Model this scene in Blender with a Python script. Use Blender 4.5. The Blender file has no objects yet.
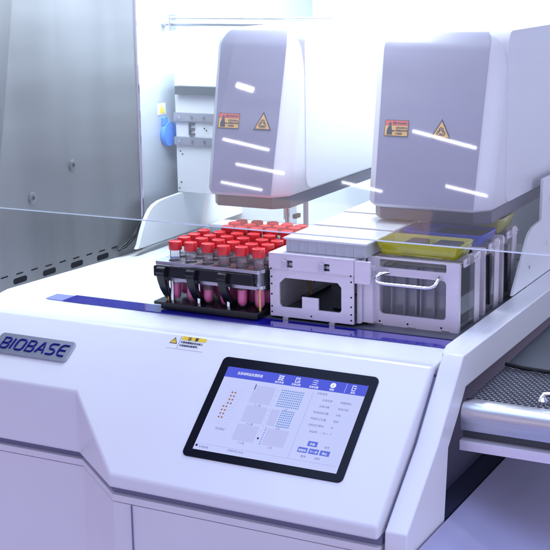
import bpy, bmesh, math, random
from mathutils import Vector, Matrix
random.seed(7)
S = bpy.context.scene
COL = S.collection
R = math.radians
ORG = {}

# ------------------------------------------------------------------ materials
def new_mat(name):
    m = bpy.data.materials.new(name); m.use_nodes = True
    nt = m.node_tree
    for n in list(nt.nodes): nt.nodes.remove(n)
    out = nt.nodes.new('ShaderNodeOutputMaterial')
    return m, nt, out

def pbr(name, col, rough=0.4, metal=0.0, coat=0.0, bump=0.0, bscale=300, var=0.0, vscale=8, aniso=0.0,
        stretch=None, spec=0.5, trans=0.0, rvar=0.0, emis=None, estr=0.0, alpha=1.0):
    m, nt, out = new_mat(name)
    b = nt.nodes.new('ShaderNodeBsdfPrincipled')
    nt.links.new(b.outputs[0], out.inputs[0])
    b.inputs['Base Color'].default_value = (*col, 1)
    b.inputs['Roughness'].default_value = rough
    b.inputs['Metallic'].default_value = metal
    b.inputs['Coat Weight'].default_value = coat
    b.inputs['Coat Roughness'].default_value = 0.06
    b.inputs['Specular IOR Level'].default_value = spec
    b.inputs['Anisotropic'].default_value = aniso
    b.inputs['Transmission Weight'].default_value = trans
    b.inputs['Alpha'].default_value = alpha
    if emis:
        b.inputs['Emission Color'].default_value = (*emis, 1); b.inputs['Emission Strength'].default_value = estr
    tc = nt.nodes.new('ShaderNodeTexCoord')
    src = tc.outputs['Object']
    if stretch:
        mp = nt.nodes.new('ShaderNodeMapping'); mp.inputs['Scale'].default_value = stretch
        nt.links.new(src, mp.inputs[0]); src = mp.outputs[0]
    if bump:
        n = nt.nodes.new('ShaderNodeTexNoise'); n.inputs['Scale'].default_value = bscale; n.inputs['Detail'].default_value = 3
        nt.links.new(src, n.inputs['Vector'])
        bp = nt.nodes.new('ShaderNodeBump'); bp.inputs['Strength'].default_value = bump; bp.inputs['Distance'].default_value = 0.0004
        nt.links.new(n.outputs[0], bp.inputs['Height']); nt.links.new(bp.outputs[0], b.inputs['Normal'])
    if var:
        n = nt.nodes.new('ShaderNodeTexNoise'); n.inputs['Scale'].default_value = vscale; n.inputs['Detail'].default_value = 5
        nt.links.new(src, n.inputs['Vector'])
        r = nt.nodes.new('ShaderNodeValToRGB')
        r.color_ramp.elements[0].position = .3; r.color_ramp.elements[1].position = .7
        r.color_ramp.elements[0].color = (*[c * (1 - var) for c in col], 1)
        r.color_ramp.elements[1].color = (*[min(1, c * (1 + var)) for c in col], 1)
        nt.links.new(n.outputs[0], r.inputs[0]); nt.links.new(r.outputs[0], b.inputs['Base Color'])
    if rvar:
        n = nt.nodes.new('ShaderNodeTexNoise'); n.inputs['Scale'].default_value = vscale * 1.7; n.inputs['Detail'].default_value = 4
        nt.links.new(src, n.inputs['Vector'])
        mr = nt.nodes.new('ShaderNodeMapRange'); mr.inputs[1].default_value = .3; mr.inputs[2].default_value = .7
        mr.inputs[3].default_value = max(0, rough - rvar); mr.inputs[4].default_value = rough + rvar
        nt.links.new(n.outputs[0], mr.inputs[0]); nt.links.new(mr.outputs[0], b.inputs['Roughness'])
    return m

def sheer(name, tint, fac, gloss=0.08, body=None, ior=1.45, rough=0.02, tlw=.5):
    """thin clear sheet: see-through tint + fresnel gloss (+ milky body)"""
    m, nt, out = new_mat(name)
    t = nt.nodes.new('ShaderNodeBsdfTransparent'); t.inputs[0].default_value = (*tint, 1)
    g = nt.nodes.new('ShaderNodeBsdfGlossy'); g.inputs['Roughness'].default_value = rough
    g.inputs[0].default_value = (1, 1, 1, 1)
    fr = nt.nodes.new('ShaderNodeFresnel'); fr.inputs['IOR'].default_value = ior
    ad = nt.nodes.new('ShaderNodeMath'); ad.operation = 'ADD'; ad.inputs[1].default_value = gloss; ad.use_clamp = True
    nt.links.new(fr.outputs[0], ad.inputs[0])
    last = t.outputs[0]
    if body:
        d = nt.nodes.new('ShaderNodeBsdfDiffuse'); d.inputs[0].default_value = (*body, 1)
        tl = nt.nodes.new('ShaderNodeBsdfTranslucent'); tl.inputs[0].default_value = (*body, 1)
        m1 = nt.nodes.new('ShaderNodeMixShader'); m1.inputs[0].default_value = tlw
        nt.links.new(d.outputs[0], m1.inputs[1]); nt.links.new(tl.outputs[0], m1.inputs[2])
        m2 = nt.nodes.new('ShaderNodeMixShader'); m2.inputs[0].default_value = fac
        nt.links.new(last, m2.inputs[1]); nt.links.new(m1.outputs[0], m2.inputs[2]); last = m2.outputs[0]
    m3 = nt.nodes.new('ShaderNodeMixShader')
    nt.links.new(ad.outputs[0], m3.inputs[0]); nt.links.new(last, m3.inputs[1]); nt.links.new(g.outputs[0], m3.inputs[2])
    nt.links.new(m3.outputs[0], out.inputs[0])
    return m

def emit(name, col, st=1.0):
    m, nt, out = new_mat(name)
    e = nt.nodes.new('ShaderNodeEmission'); e.inputs[0].default_value = (*col, 1); e.inputs[1].default_value = st
    nt.links.new(e.outputs[0], out.inputs[0]); return m

def sash_mat():
    m, nt, out = new_mat('sash_glass_veiled')
    t = nt.nodes.new('ShaderNodeBsdfTransparent'); t.inputs[0].default_value = (.985, .99, 1, 1)
    g = nt.nodes.new('ShaderNodeBsdfGlossy'); g.inputs['Roughness'].default_value = 0.020
    tl = nt.nodes.new('ShaderNodeBsdfTranslucent'); tl.inputs[0].default_value = (.9, .93, 1, 1)
    df = nt.nodes.new('ShaderNodeBsdfDiffuse'); df.inputs[0].default_value = (.9, .9, 1, 1)
    mxd = nt.nodes.new('ShaderNodeMixShader'); mxd.inputs[0].default_value = .25
    nt.links.new(tl.outputs[0], mxd.inputs[1]); nt.links.new(df.outputs[0], mxd.inputs[2])
    tc = nt.nodes.new('ShaderNodeTexCoord'); mp = nt.nodes.new('ShaderNodeMapping')
    mp.inputs['Scale'].default_value = (5, 30, 30); mp.inputs['Rotation'].default_value = (0, R(-16), 0)
    nt.links.new(tc.outputs['Object'], mp.inputs[0])
    n = nt.nodes.new('ShaderNodeTexNoise'); n.inputs['Scale'].default_value = 1.0; n.inputs['Detail'].default_value = 6
    nt.links.new(mp.outputs[0], n.inputs['Vector'])
    mr = nt.nodes.new('ShaderNodeMapRange'); mr.inputs[1].default_value = .35; mr.inputs[2].default_value = .75
    mr.inputs[3].default_value = VEIL0; mr.inputs[4].default_value = VEIL1
    nt.links.new(n.outputs[0], mr.inputs[0])
    m2 = nt.nodes.new('ShaderNodeMixShader')
    nt.links.new(mr.outputs[0], m2.inputs[0]); nt.links.new(t.outputs[0], m2.inputs[1]); nt.links.new(mxd.outputs[0], m2.inputs[2])
    m3 = nt.nodes.new('ShaderNodeMixShader'); m3.inputs[0].default_value = .07
    nt.links.new(m2.outputs[0], m3.inputs[1]); nt.links.new(g.outputs[0], m3.inputs[2])
    nt.links.new(m3.outputs[0], out.inputs[0]); return m
VEIL0, VEIL1 = .05, .11  # share of pale scatter imitating the bright glare veil over the pane

M = {}
M['paint'] = pbr('white_enamel', (.80, .80, .83), .33, coat=.25, bump=.10, bscale=700, var=.008, vscale=4)
M['floor'] = pbr('pale_hall_floor', (.66, .58, .70), .5, var=.05)
M['paint_low'] = pbr('white_enamel_cabinet', (.78, .77, .80), .5, bump=.08, bscale=900, var=.02, vscale=9)
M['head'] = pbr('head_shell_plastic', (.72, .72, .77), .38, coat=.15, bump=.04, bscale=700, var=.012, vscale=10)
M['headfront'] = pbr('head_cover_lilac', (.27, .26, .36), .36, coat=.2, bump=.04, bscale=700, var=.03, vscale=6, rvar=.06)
M['under'] = pbr('head_base_navy', (.030, .033, .070), .35, var=.06)
M['steel'] = pbr('brushed_steel', (.60, .61, .64), .30, metal=1, aniso=.6, bump=.12, bscale=40, var=.06, vscale=20, stretch=(1, 1, 40), rvar=.05)
M['wall_steel'] = pbr('wall_brushed_steel', (.145, .148, .158), .36, metal=.5, aniso=.75, bump=.12, bscale=30, var=.32, vscale=2.2, stretch=(1, 3.2, .35), rvar=.10, spec=.3)  # stretched colour blotches imitate blurred vertical reflections
M['plate'] = pbr('anodised_sheet', (.84, .79, .86), .42, metal=.4, bump=.08, bscale=60, var=.03, vscale=14, stretch=(1, 1, 8))
M['darksteel'] = pbr('grille_sheet_steel', (.52, .53, .58), .38, metal=.9)
M['boltsteel'] = pbr('bolt_dark_steel', (.16, .165, .18), .3, metal=.9)
M['bracket'] = pbr('bracket_steel', (.36, .37, .43), .4, metal=.5)
M['rearsteel'] = pbr('rear_satin_steel', (.36, .38, .42), .5, metal=.4, var=.06)
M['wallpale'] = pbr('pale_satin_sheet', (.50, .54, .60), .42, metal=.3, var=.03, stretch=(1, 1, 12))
M['chrome'] = pbr('polished_chrome', (.8, .8, .83), .12, metal=1)
M['dark'] = pbr('dark_recess', (.008, .008, .012), .8, spec=.1)
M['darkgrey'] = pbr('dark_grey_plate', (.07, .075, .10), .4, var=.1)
M['gap'] = pbr('shadow_gap_tone', (.20, .21, .32), .7)  # dark blue-grey puts the shade of the gaps into colour; seams share it
M['black'] = pbr('black_plastic', (.007, .008, .012), .24, coat=.1, spec=.35, bump=.1, bscale=500)
M['glassblack'] = pbr('black_screen_glass', (.006, .007, .014), .2, spec=.12)
M['strip'] = pbr('blue_strip_gloss', (.015, .012, .30), .12, coat=.8)
M['striplight'] = pbr('blue_strip_pale', (.30, .33, .85), .15, coat=.6)
M['red'] = pbr('red_cap_plastic', (.80, .03, .035), .33, coat=.2, var=.12, vscale=90)
M['glass'] = sheer('tube_clear_plastic', (.985, .975, .985), .16, gloss=.03, body=(.95, .90, .94), ior=1.12)
M['clearbox'] = sheer('clear_box_plastic', (.92, .94, .97), .14, gloss=.03, body=(.8, .84, .9))
M['frost'] = sheer('frosted_lid_plastic', (.93, .97, 1.0), .72, gloss=.06, body=(.90, .95, 1.0), rough=.1, tlw=.2)
M['frostlid'] = sheer('frosted_lid_top', (.93, .97, 1.0), .9, gloss=.08, body=(.93, .97, 1.0), rough=.1, tlw=.12)
M['milky'] = sheer('milky_well_plastic', (.9, .9, .95), .5, gloss=.03, body=(.86, .87, .95))
M['smoke'] = sheer('smoked_acrylic', (.55, .56, .62), .18, gloss=.04, body=(.4, .4, .46))
M['pink'] = pbr('pink_medium', (.98, .12, .42), .2, emis=(.8, .05, .3), estr=.0, trans=.1)
M['magenta'] = pbr('magenta_medium', (.85, .05, .30), .25, trans=.2)
M['yellow'] = sheer('yellow_tray_plastic', (.85, .85, .25), .80, gloss=.04, body=(.76, .72, .02))
M['bluetray'] = pbr('blue_tray_plastic', (.01, .045, .42), .3, coat=.2)
M['brass'] = pbr('brass_rod', (.75, .42, .14), .3, metal=.6)
M['silver'] = pbr('nameplate_silver', (.42, .44, .52), .35, metal=.7, bump=.05, bscale=700)
M['navy'] = pbr('navy_lettering', (.006, .008, .17), .5, spec=.2)
M['tan'] = pbr('tan_panel', (.62, .36, .28), .5, var=.05, vscale=5)
M['cablue'] = pbr('blue_plastic_disc', (.08, .28, .85), .35)
M['lblwhite'] = pbr('label_white', (.80, .80, .84), .5)
M['lblyellow'] = pbr('label_yellow', (.86, .60, .02), .5)
M['lblorange'] = pbr('label_orange', (.80, .45, .10), .5)
M['lblred'] = pbr('label_red', (.72, .10, .06), .5)
M['ink'] = pbr('label_ink', (.02, .02, .04), .5)
M['ledge'] = pbr('ledge_satin_steel', (.50, .49, .70), .42, metal=.1, var=.12, vscale=1.2, stretch=(9, 1, 1), rvar=.08)
M['navydark'] = pbr('recess_shade_navy', (.045, .05, .10), .45)  # navy puts the recess shadow into the colour of panel and shelf
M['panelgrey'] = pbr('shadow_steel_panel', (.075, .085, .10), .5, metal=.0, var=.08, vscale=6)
M['sash'] = sash_mat()
M['sashedge'] = pbr('polished_glass_edge', (.80, .88, .92), .2, emis=(.8, .9, 1), estr=.0)
M['lamp'] = emit('lamp_tube_light', (1, .98, 1), 22)
M['led'] = emit('work_lamp_diffuser', (.86, .93, 1), 9)
M['scr_bg'] = emit('screen_background', (.56, .62, 1.0), .98)
M['scr_bar'] = emit('screen_menu_blue', (.10, .13, .80), .9)
M['scr_btn'] = emit('screen_button_blue', (.15, .21, .88), .85)
M['scr_white'] = emit('screen_white', (.8, .85, 1.0), 1.05)
M['scr_grid'] = emit('screen_grid_grey', (.53, .57, .96), .95)
M['scr_grid2'] = emit('screen_grid_line', (.46, .50, .88), .9)
M['scr_cyan'] = emit('screen_dot_cyan', (.17, .33, .80), .85)
M['scr_orange'] = emit('screen_dot_orange', (.50, .20, .14), .7)
M['scr_ink'] = emit('screen_text_grey', (.25, .28, .62), .9)
M['scr_black'] = emit('screen_text_dark', (.03, .03, .10), .6)
M['backpaint'] = pbr('white_back_panel', (.80, .83, .86), .4, coat=.1, var=.015, vscale=5)

# ------------------------------------------------------------------ helpers
def org(o):
    while o is not None and o.name not in ORG: o = o.parent
    return ORG[o.name] if o is not None else Vector((0, 0, 0))

def thing(name, label, cat, loc=(0, 0, 0), group=None):
    o = bpy.data.objects.new(name, None); COL.objects.link(o)
    o.location = loc; ORG[o.name] = Vector(loc)
    o.empty_display_size = .02
    o['label'] = label; o['category'] = cat
    if group: o['group'] = group
    return o

def obj(name, bm, mat, parent=None, label=None, bevel=0, seg=2, smooth=False, ang=30, wn=True):
    bm.normal_update()
    if bevel:
        es = [e for e in bm.edges if len(e.link_faces) == 2 and e.calc_face_angle(0) > R(ang)]
        bmesh.ops.bevel(bm, geom=es, offset=bevel, segments=seg, profile=.6, affect='EDGES', clamp_overlap=True)
    me = bpy.data.meshes.new(name)
    if parent is not None:
        bmesh.ops.translate(bm, vec=-org(parent), verts=bm.verts)
    bm.normal_update(); bm.to_mesh(me); bm.free()
    me.materials.append(mat)
    if smooth or bevel:
        me.polygons.foreach_set('use_smooth', [True] * len(me.polygons))
        me.set_sharp_from_angle(angle=R(40 if smooth else 35))
    o = bpy.data.objects.new(name, me); COL.objects.link(o)
    if parent is not None: o.parent = parent
    if bevel and wn:
        w = o.modifiers.new('wn', 'WEIGHTED_NORMAL'); w.keep_sharp = True
    if label: o['label'] = label
    return o

def tag(o, label, cat, group=None, kind=None):
    o['label'] = label; o['category'] = cat
    if group: o['group'] = group
    if kind: o['kind'] = kind
    return o

def B(): return bmesh.new()

def box(bm, x0, x1, y0, y1, z0, z1):
    vs = [bm.verts.new(p) for p in ((x0, y0, z0), (x1, y0, z0), (x1, y1, z0), (x0, y1, z0), (x0, y0, z1), (x1, y0, z1), (x1, y1, z1), (x0, y1, z1))]
    for f in ((0, 3, 2, 1), (4, 5, 6, 7), (0, 1, 5, 4), (1, 2, 6, 5), (2, 3, 7, 6), (3, 0, 4, 7)):
        bm.faces.new([vs[i] for i in f])
    return bm

def extr(bm, pts, fr, d0, d1):
    """extrude 2-D polygon pts in frame fr=(o,u,v,n) from d0 to d1 along n"""
    o, u, v, n = fr
    a = [bm.verts.new(o + u * p[0] + v * p[1] + n * d0) for p in pts]
    b = [bm.verts.new(o + u * p[0] + v * p[1] + n * d1) for p in pts]
    k = len(pts)
    fs = [bm.faces.new(b), bm.faces.new(a[::-1])]
    for i in range(k):
        fs.append(bm.faces.new((a[i], a[(i + 1) % k], b[(i + 1) % k], b[i])))
    bmesh.ops.recalc_face_normals(bm, faces=fs)
    return bm

def frame(o, u, v):
    o = Vector(o); u = Vector(u).normalized(); v = Vector(v).normalized()
    return (o, u, v, u.cross(v).normalized())

def rrect(x0, x1, y0, y1, r, n=5):
    out = []
    for cx, cy, a in ((x1 - r, y0 + r, -90), (x1 - r, y1 - r, 0), (x0 + r, y1 - r, 90), (x0 + r, y0 + r, 180)):
        for i in range(n + 1):
            t = R(a + 90 * i / n); out.append((cx + r * math.cos(t), cy + r * math.sin(t)))
    return out

def rect(x0, x1, y0, y1): return [(x0, y0), (x1, y0), (x1, y1), (x0, y1)]

def circ(cx, cy, r, n=16): return [(cx + r * math.cos(2 * math.pi * i / n), cy + r * math.sin(2 * math.pi * i / n)) for i in range(n)]

def panel(bm, outer, holes, fr, d0, d1):
    """plate with holes, 2-D outlines in a frame, extruded d0..d1"""
    o, u, v, n = fr
    tb = bmesh.new()
    es = []
    for loop in [outer] + holes:
        vs = [tb.verts.new((p[0], p[1], 0)) for p in loop]
        for i in range(len(vs)): es.append(tb.edges.new((vs[i], vs[(i + 1) % len(vs)])))
    bmesh.ops.triangle_fill(tb, edges=es, use_beauty=True, use_dissolve=False)
    vm = {}; bv = {}
    tb.verts.ensure_lookup_table()
    for w in tb.verts:
        p = o + u * w.co.x + v * w.co.y
        vm[w] = bm.verts.new(p + n * d1); bv[w] = bm.verts.new(p + n * d0)
    fs = []
    for f in tb.faces:
        fs.append(bm.faces.new([vm[w] for w in f.verts])); fs.append(bm.faces.new([bv[w] for w in reversed(f.verts)]))
    for e in tb.edges:
        if len(e.link_faces) == 1:
            a, b = e.verts; fs.append(bm.faces.new((vm[a], vm[b], bv[b], bv[a])))
    bmesh.ops.recalc_face_normals(bm, faces=fs)
    tb.free()
    return bm

def tube(bm, pts, r, n=10, caps=True, flat=None):
    """tube along a polyline; r number or list"""
    pts = [Vector(p) for p in pts]; rings = []
    for i, p in enumerate(pts):
        if i == 0: d = pts[1] - p
        elif i == len(pts) - 1: d = p - pts[i - 1]
        else: d = (pts[i + 1] - p).normalized() + (p - pts[i - 1]).normalized()
        d.normalize()
        a = Vector((0, 0, 1)) if abs(d.z) < .9 else Vector((1, 0, 0))
        s = d.cross(a).normalized(); t = s.cross(d).normalized()
        rr = r[i] if isinstance(r, (list, tuple)) else r
        rings.append([bm.verts.new(p + s * rr * math.cos(2 * math.pi * k / n) + t * rr * math.sin(2 * math.pi * k / n)) for k in range(n)])
    fs = []
    for a, b in zip(rings, rings[1:]):
        for k in range(n): fs.append(bm.faces.new((a[k], a[(k + 1) % n], b[(k + 1) % n], b[k])))
    if caps:
        fs.append(bm.faces.new(rings[0][::-1])); fs.append(bm.faces.new(rings[-1]))
    bmesh.ops.recalc_face_normals(bm, faces=fs)
    return bm

def lathe(bm, prof, cx, cy, n=16, z0=0):
    rings = []
    for r, z in prof:
        rings.append([bm.verts.new((cx + r * math.cos(2 * math.pi * k / n), cy + r * math.sin(2 * math.pi * k / n), z0 + z)) for k in range(n)] if r > 0 else [bm.verts.new((cx, cy, z0 + z))])
    fs = []
    for a, b in zip(rings, rings[1:]):
        for k in range(n):
            k2 = (k + 1) % n
            if len(a) == 1 and len(b) == 1: continue
            if len(a) == 1: fs.append(bm.faces.new((a[0], b[k], b[k2])))
            elif len(b) == 1: fs.append(bm.faces.new((a[k], a[k2], b[0])))
            else: fs.append(bm.faces.new((a[k], a[k2], b[k2], b[k])))
    bmesh.ops.recalc_face_normals(bm, faces=fs)
    return bm

def sstep(bm, c, axis, r, h, n=6):
    """small screw head: disc along axis"""
    c = Vector(c); ax = Vector(axis).normalized()
    tube(bm, [c, c + ax * h], r, n)
    return bm

def text_bm(body, size, fr, x, y, d=0.0003, align='LEFT', shear=0.0, sx=1.0, ext=0.00008, bold=0.0):
    cu = bpy.data.curves.new('txt', 'FONT'); cu.body = body; cu.size = size; cu.align_x = align; cu.shear = shear
    cu.extrude = ext; cu.resolution_u = 2; cu.offset = bold
    to = bpy.data.objects.new('txt', cu); COL.objects.link(to)
    dg = bpy.context.evaluated_depsgraph_get()
    me = bpy.data.meshes.new_from_object(to.evaluated_get(dg))
    bm = bmesh.new(); bm.from_mesh(me)
    bpy.data.objects.remove(to); bpy.data.curves.remove(cu); bpy.data.meshes.remove(me)
    o, u, v, n = fr
    for w in bm.verts:
        c = w.co.copy(); w.co = o + u * (x + c.x * sx) + v * (y + c.y) + n * (d + c.z)
    return bm

def merge(bm, other):
    me = bpy.data.meshes.new('tmp'); other.to_mesh(me); other.free(); bm.from_mesh(me); bpy.data.meshes.remove(me); return bm

def decal(bm, pts, fr, d, th=.00012): return extr(bm, pts, fr, d - th, d)

# ================================================================== instrument
inst = thing('sample_processor', 'large white automated sample processing instrument with a sloped front console and built-in touch screen', 'lab instrument', (-.65, 1.2, -.4))
C40, S40 = math.cos(R(40)), math.sin(R(40))
def sp(x, v): return Vector((x, 1.094 - v * C40, -v * S40))
SF = frame((0, 1.094, 0), (1, 0, 0), (0, C40, S40))          # slope frame: y axis is up-slope (use -v)

# housing : deck + sloping console, one shell
bm = B()
ZB = -.119
def V(p): return bm.verts.new(p)
XL, XR = -1.08, -.4115
top = [V((XL, 1.80, 0)), V((XL, 1.094, 0)), V((XR, 1.094, 0)), V((XR, 1.80, 0))]
bm.faces.new(top)
sl = [top[1], V(sp(XL, .083)), V(sp(-.768, .083)), V(sp(-.6878, .1645)), V(sp(XR, .1665)), top[2]]
bm.faces.new(sl)
dn = [V((p.co.x, p.co.y, ZB)) for p in sl[1:5]]
for i in range(3): bm.faces.new((sl[i + 1], dn[i], dn[i + 1], sl[i + 2]))
bl, br = V((XL, 1.80, ZB)), V((XR, 1.80, ZB))
bm.faces.new((top[2], sl[4], dn[3], br, top[3]))
bm.faces.new((top[0], bl, dn[0], sl[1], top[1]))
bm.faces.new((top[3], br, bl, top[0])); bm.faces.new((bl, br, dn[3], dn[2], dn[1], dn[0]))
bmesh.ops.recalc_face_normals(bm, faces=bm.faces)
obj('housing', bm, M['paint'], inst, bevel=.0030, seg=4)

# shadow gap and lower cabinet
def plan(e, z0, z1, name, mat, xr=-.4115, bev=0):
    b = B()
    P = [(-1.08, 1.0304 + e), (-.7665 - e * .2, 1.0304 + e), (-.6868 - e * .2, .968 + e), (xr, .9665 + e), (xr, 1.8), (-1.08, 1.8)]
    extr(b, P, frame((0, 0, 0), (1, 0, 0), (0, 1, 0)), z0, z1)
    return obj(name, b, mat, inst, bevel=bev)
plan(.010, -.1275, -.1188, 'shadow_gap', M['gap'])
plan(.0045, -.1345, -.1276, 'cabinet_rim', M['paint_low'], bev=.0006)
plan(.0062, -.1352, -.1346, 'panel_seam', M['gap'])
plan(.0050, -.55, -.1353, 'lower_cabinet', M['paint_low'], bev=.0008)
bm = B()
for x, y in ((-.6665, .9714),):
    box(bm, x - .0004, x + .0004, y - .0002, y + .003, -.55, -.1353)
obj('door_seam', bm, M['gap'], inst)

# right side arm (C-shaped cheek) with opening
bm = B()
arm = [(1.90, .009), (1.1125, .009), (1.048, -.0575), (.9756, -.1135), (.972, -.17), (.972, -.55), (1.066, -.55),
       (1.068, -.1345), (1.0755, -.068), (1.103, -.0425), (1.12, -.0235), (1.90, -.0255)]
extr(bm, arm, frame((0, 0, 0), (0, 1, 0), (0, 0, 1)), -.4085, -.388)
obj('side_arm', bm, M['paint'], inst, bevel=.0016, seg=3)
bm = B(); extr(bm, [(.985, -.5), (.985, -.112), (1.047, -.064), (1.104, -.004), (1.104, -.5)], frame((0, 0, 0), (0, 1, 0), (0, 0, 1)), -.4112, -.4088); obj('arm_gap', bm, M['gap'], inst)  # dark filler carries the shade between console and arm
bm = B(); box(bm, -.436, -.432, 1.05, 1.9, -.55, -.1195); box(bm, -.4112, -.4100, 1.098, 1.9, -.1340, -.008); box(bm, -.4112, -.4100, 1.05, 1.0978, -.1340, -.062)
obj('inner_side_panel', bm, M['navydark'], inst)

bm = B(); extr(bm, [(-.400, 1.9), (-.4145, 1.9), (-.4145, 1.138), (-.4092, 1.1125), (-.400, 1.1125)], frame((0, 0, 0), (1, 0, 0), (0, 1, 0)), .0003, .0092); obj('rail_cap', bm, M['paint'], inst, bevel=.0006)
# left raised rim with soft step
bm = B(); LL = []
for y, h in ((1.096, .0), (1.108, .25), (1.125, .7), (1.15, 1), (1.23, .72), (1.31, .42), (1.39, .12), (1.80, .06)):
    LL.append([bm.verts.new((x, y, -.001 + z * h)) for x, z in ((-.9449, 0), (-.9449, .0095), (-.918, .0095), (-.909, .0080), (-.900, .0030), (-.892, .0006))])
for p, q in zip(LL, LL[1:]):
    for k in range(5): bm.faces.new((p[k], p[k + 1], q[k + 1], q[k]))
bmesh.ops.recalc_face_normals(bm, faces=bm.faces)
obj('side_rim', bm, M['paint'], inst, smooth=True)

# curved rear wings
def wing(name, x0, x1, prof, parent=inst):
    b = B(); extr(b, prof, frame((0, 0, 0), (0, 1, 0), (0, 0, 1)), x0, x1)
    return obj(name, b, M['backpaint'], parent, bevel=.0008)
wing('side_wing', -.930, -.924, [(1.386, .0096), (1.391, .0145), (1.399, .030), (1.408, .044), (1.4199, .0555), (1.430, .0605), (1.443, .0636), (1.460, .0648), (1.50, .066), (1.80, .066), (1.80, .0096)])
wing('side_wing', -.418, -.4145, [(1.3434, .0096), (1.352, .020), (1.3751, .0435), (1.3842, .0535), (1.393, .063), (1.4012, .0690), (1.415, .0730), (1.43, .0742), (1.4455, .0750), (1.4475, .122), (1.80, .122), (1.80, .0096)])
bm = B()
for y, z in ((1.475, .095), (1.47, .045), (1.56, .10), (1.40, .03)):
    bm = B(); sstep(bm, (-.4145, y, z), (1, 0, 0), .0022, .001, 10); obj('wing_screw', bm, M['chrome'], inst)
# metal door plate seen through the gap behind the right head
bm = B(); box(bm, -.600, -.4195, 1.630, 1.636, .0005, .0915); obj('rear_plate', bm, M['rearsteel'], inst, bevel=.0008)

# rear bulkheads
bm = B(); box(bm, -1.06, -.56, 1.665, 1.675, .0005, .060); obj('rear_panel', bm, M['backpaint'], inst)
bm = B(); box(bm, -.92, -.42, 1.56, 1.60, .0005, .012); obj('rear_ledge', bm, M['backpaint'], inst, bevel=.002)
# tower behind on the left
bm = B(); box(bm, -.9315, -.845, 1.50, 1.58, .0665, .235); obj('rear_tower', bm, M['backpaint'], inst, bevel=.001)
for z0, z1 in ((.1625, .1735), (.131, .1415)):
    bm = B(); box(bm, -.9315, -.84, 1.495, 1.4995, z0, z1); br_ = obj('bracket', bm, M['bracket'], inst, bevel=.0004)
    bm = B()
    for x in (-.922, -.903, -.884):
        bm = B(); sstep(bm, (x, 1.495, (z0 + z1) / 2), (0, -1, 0), .0022, .0015, 10); obj('screw', bm, M['chrome'], br_)
bm = B(); box(bm, -.925, -.85, 1.49, 1.4998, .198, .209); obj('tower_shade_strip', bm, M['panelgrey'], inst)  # dark strip takes the place of the shadow high on the tower
bm = B()
tf = frame((0, 1.4998, 0), (1, 0, 0), (0, 0, 1))
for a in (rect(-.910, -.9078, .144, .160), rect(-.9078, -.9015, .1575, .160), rect(-.9078, -.9015, .151, .1535), rect(-.9078, -.9015, .144, .1465)):
    extr(bm, a, tf, 0, .0025)
obj('bracket_catch', bm, M['panelgrey'], inst)
bm = B()
for x, z in ((-.887, .1535), (-.884, .151), (-.925, .122), (-.922, .118), (-.925, .08), (-.928, .072)):
    bm = B(); sstep(bm, (x, 1.4998, z), (0, -1, 0), .0011, .0008, 8); obj('tower_screw', bm, M['panelgrey'], inst)

# blue deck strip
bm = B(); box(bm, -.8725, -.4175, 1.1556, 1.1815, .0003, .0015); obj('deck_strip', bm, M['strip'], inst, label='glossy dark blue strip')
bm = B(); box(bm, -.9062, -.8727, 1.1560, 1.1790, .0003, .0012); obj('deck_strip', bm, M['striplight'], inst, label='pale blue left end of the strip')
bm = B(); box(bm, -.630, -.4215, 1.1817, 1.42, .0003, .0022); obj('deck_shade_plate', bm, M['darkgrey'], inst)  # dark plate stands for the contact shadow under holder and carriers

# nameplate
PF = (Vector((0, 1.094, 0)), SF[1], SF[2], SF[3])
bm = B()
def slant(x0, x1, v0, v1, sh, r, n=4):
    return [(x + sh * (y - (-v1)) , y) for x, y in rrect(x0, x1, -v1, -v0, r, n)]
extr(bm, slant(-.8935, -.7965, .0272, .0526, .10, .0045), SF, 0, .0022)
npl = obj('nameplate', bm, M['silver'], inst, bevel=.0008, seg=2)
bm = B()
H = .0128; X0 = -.8845; Y0 = -.0462
def arc(cx, cy, rx, ry, a0, a1, n=6):
    return [(cx + rx * math.cos(R(a0 + (a1 - a0) * i / n)), cy + ry * math.sin(R(a0 + (a1 - a0) * i / n))) for i in range(n + 1)]
LET = {'B': (.85, [[(.0, .5), (.6, .5)] + arc(.6, .25, .22, .25, 90, -90) + [(0, 0), (0, 1), (.55, 1)] + arc(.55, .76, .22, .24, 90, -70)]),
       'I': (.12, [[(0, 0), (0, 1)]]),
       'O': (1.0, [arc(.28, .28, .28, .28, 180, 270) + arc(.66, .28, .28, .28, 270, 360) + arc(.66, .72, .28, .28, 0, 90) + arc(.28, .72, .28, .28, 90, 180) + [(0, .28)]]),
       'A': (.92, [[(0, 0), (.42, 1), (.5, 1), (.88, 0)], [(.14, .3), (.76, .3)]]),
       'S': (.85, [[(.85, 1), (.25, 1)] + arc(.25, .75, .24, .25, 90, 270) + [(.55, .5)] + arc(.55, .25, .24, .25, 90, -90) + [(-.02, 0)]]),
       'E': (.85, [[(.85, 1), (.35, 1)] + arc(.35, .65, .33, .35, 90, 180) + [(.02, .35)] + arc(.35, .35, .33, .35, 180, 270) + [(.85, 0)], [(.02, .5), (.75, .5)]])}
cx = 0
for ch in 'BIOBASE':
    w, strokes = LET[ch]
    for st in strokes:
        pts = []
        for a, b in st:
            px = X0 + (cx + a) * H * .86 + b * H * .20; py = Y0 + b * H
            pts.append(SF[0] + SF[1] * px + SF[2] * py + SF[3] * .0023)
        q = B(); tube(q, pts, .00125, 6)
        merge(bm, q)
    cx += w + .34
obj('lettering', bm, M['navy'], npl, smooth=True)

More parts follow.
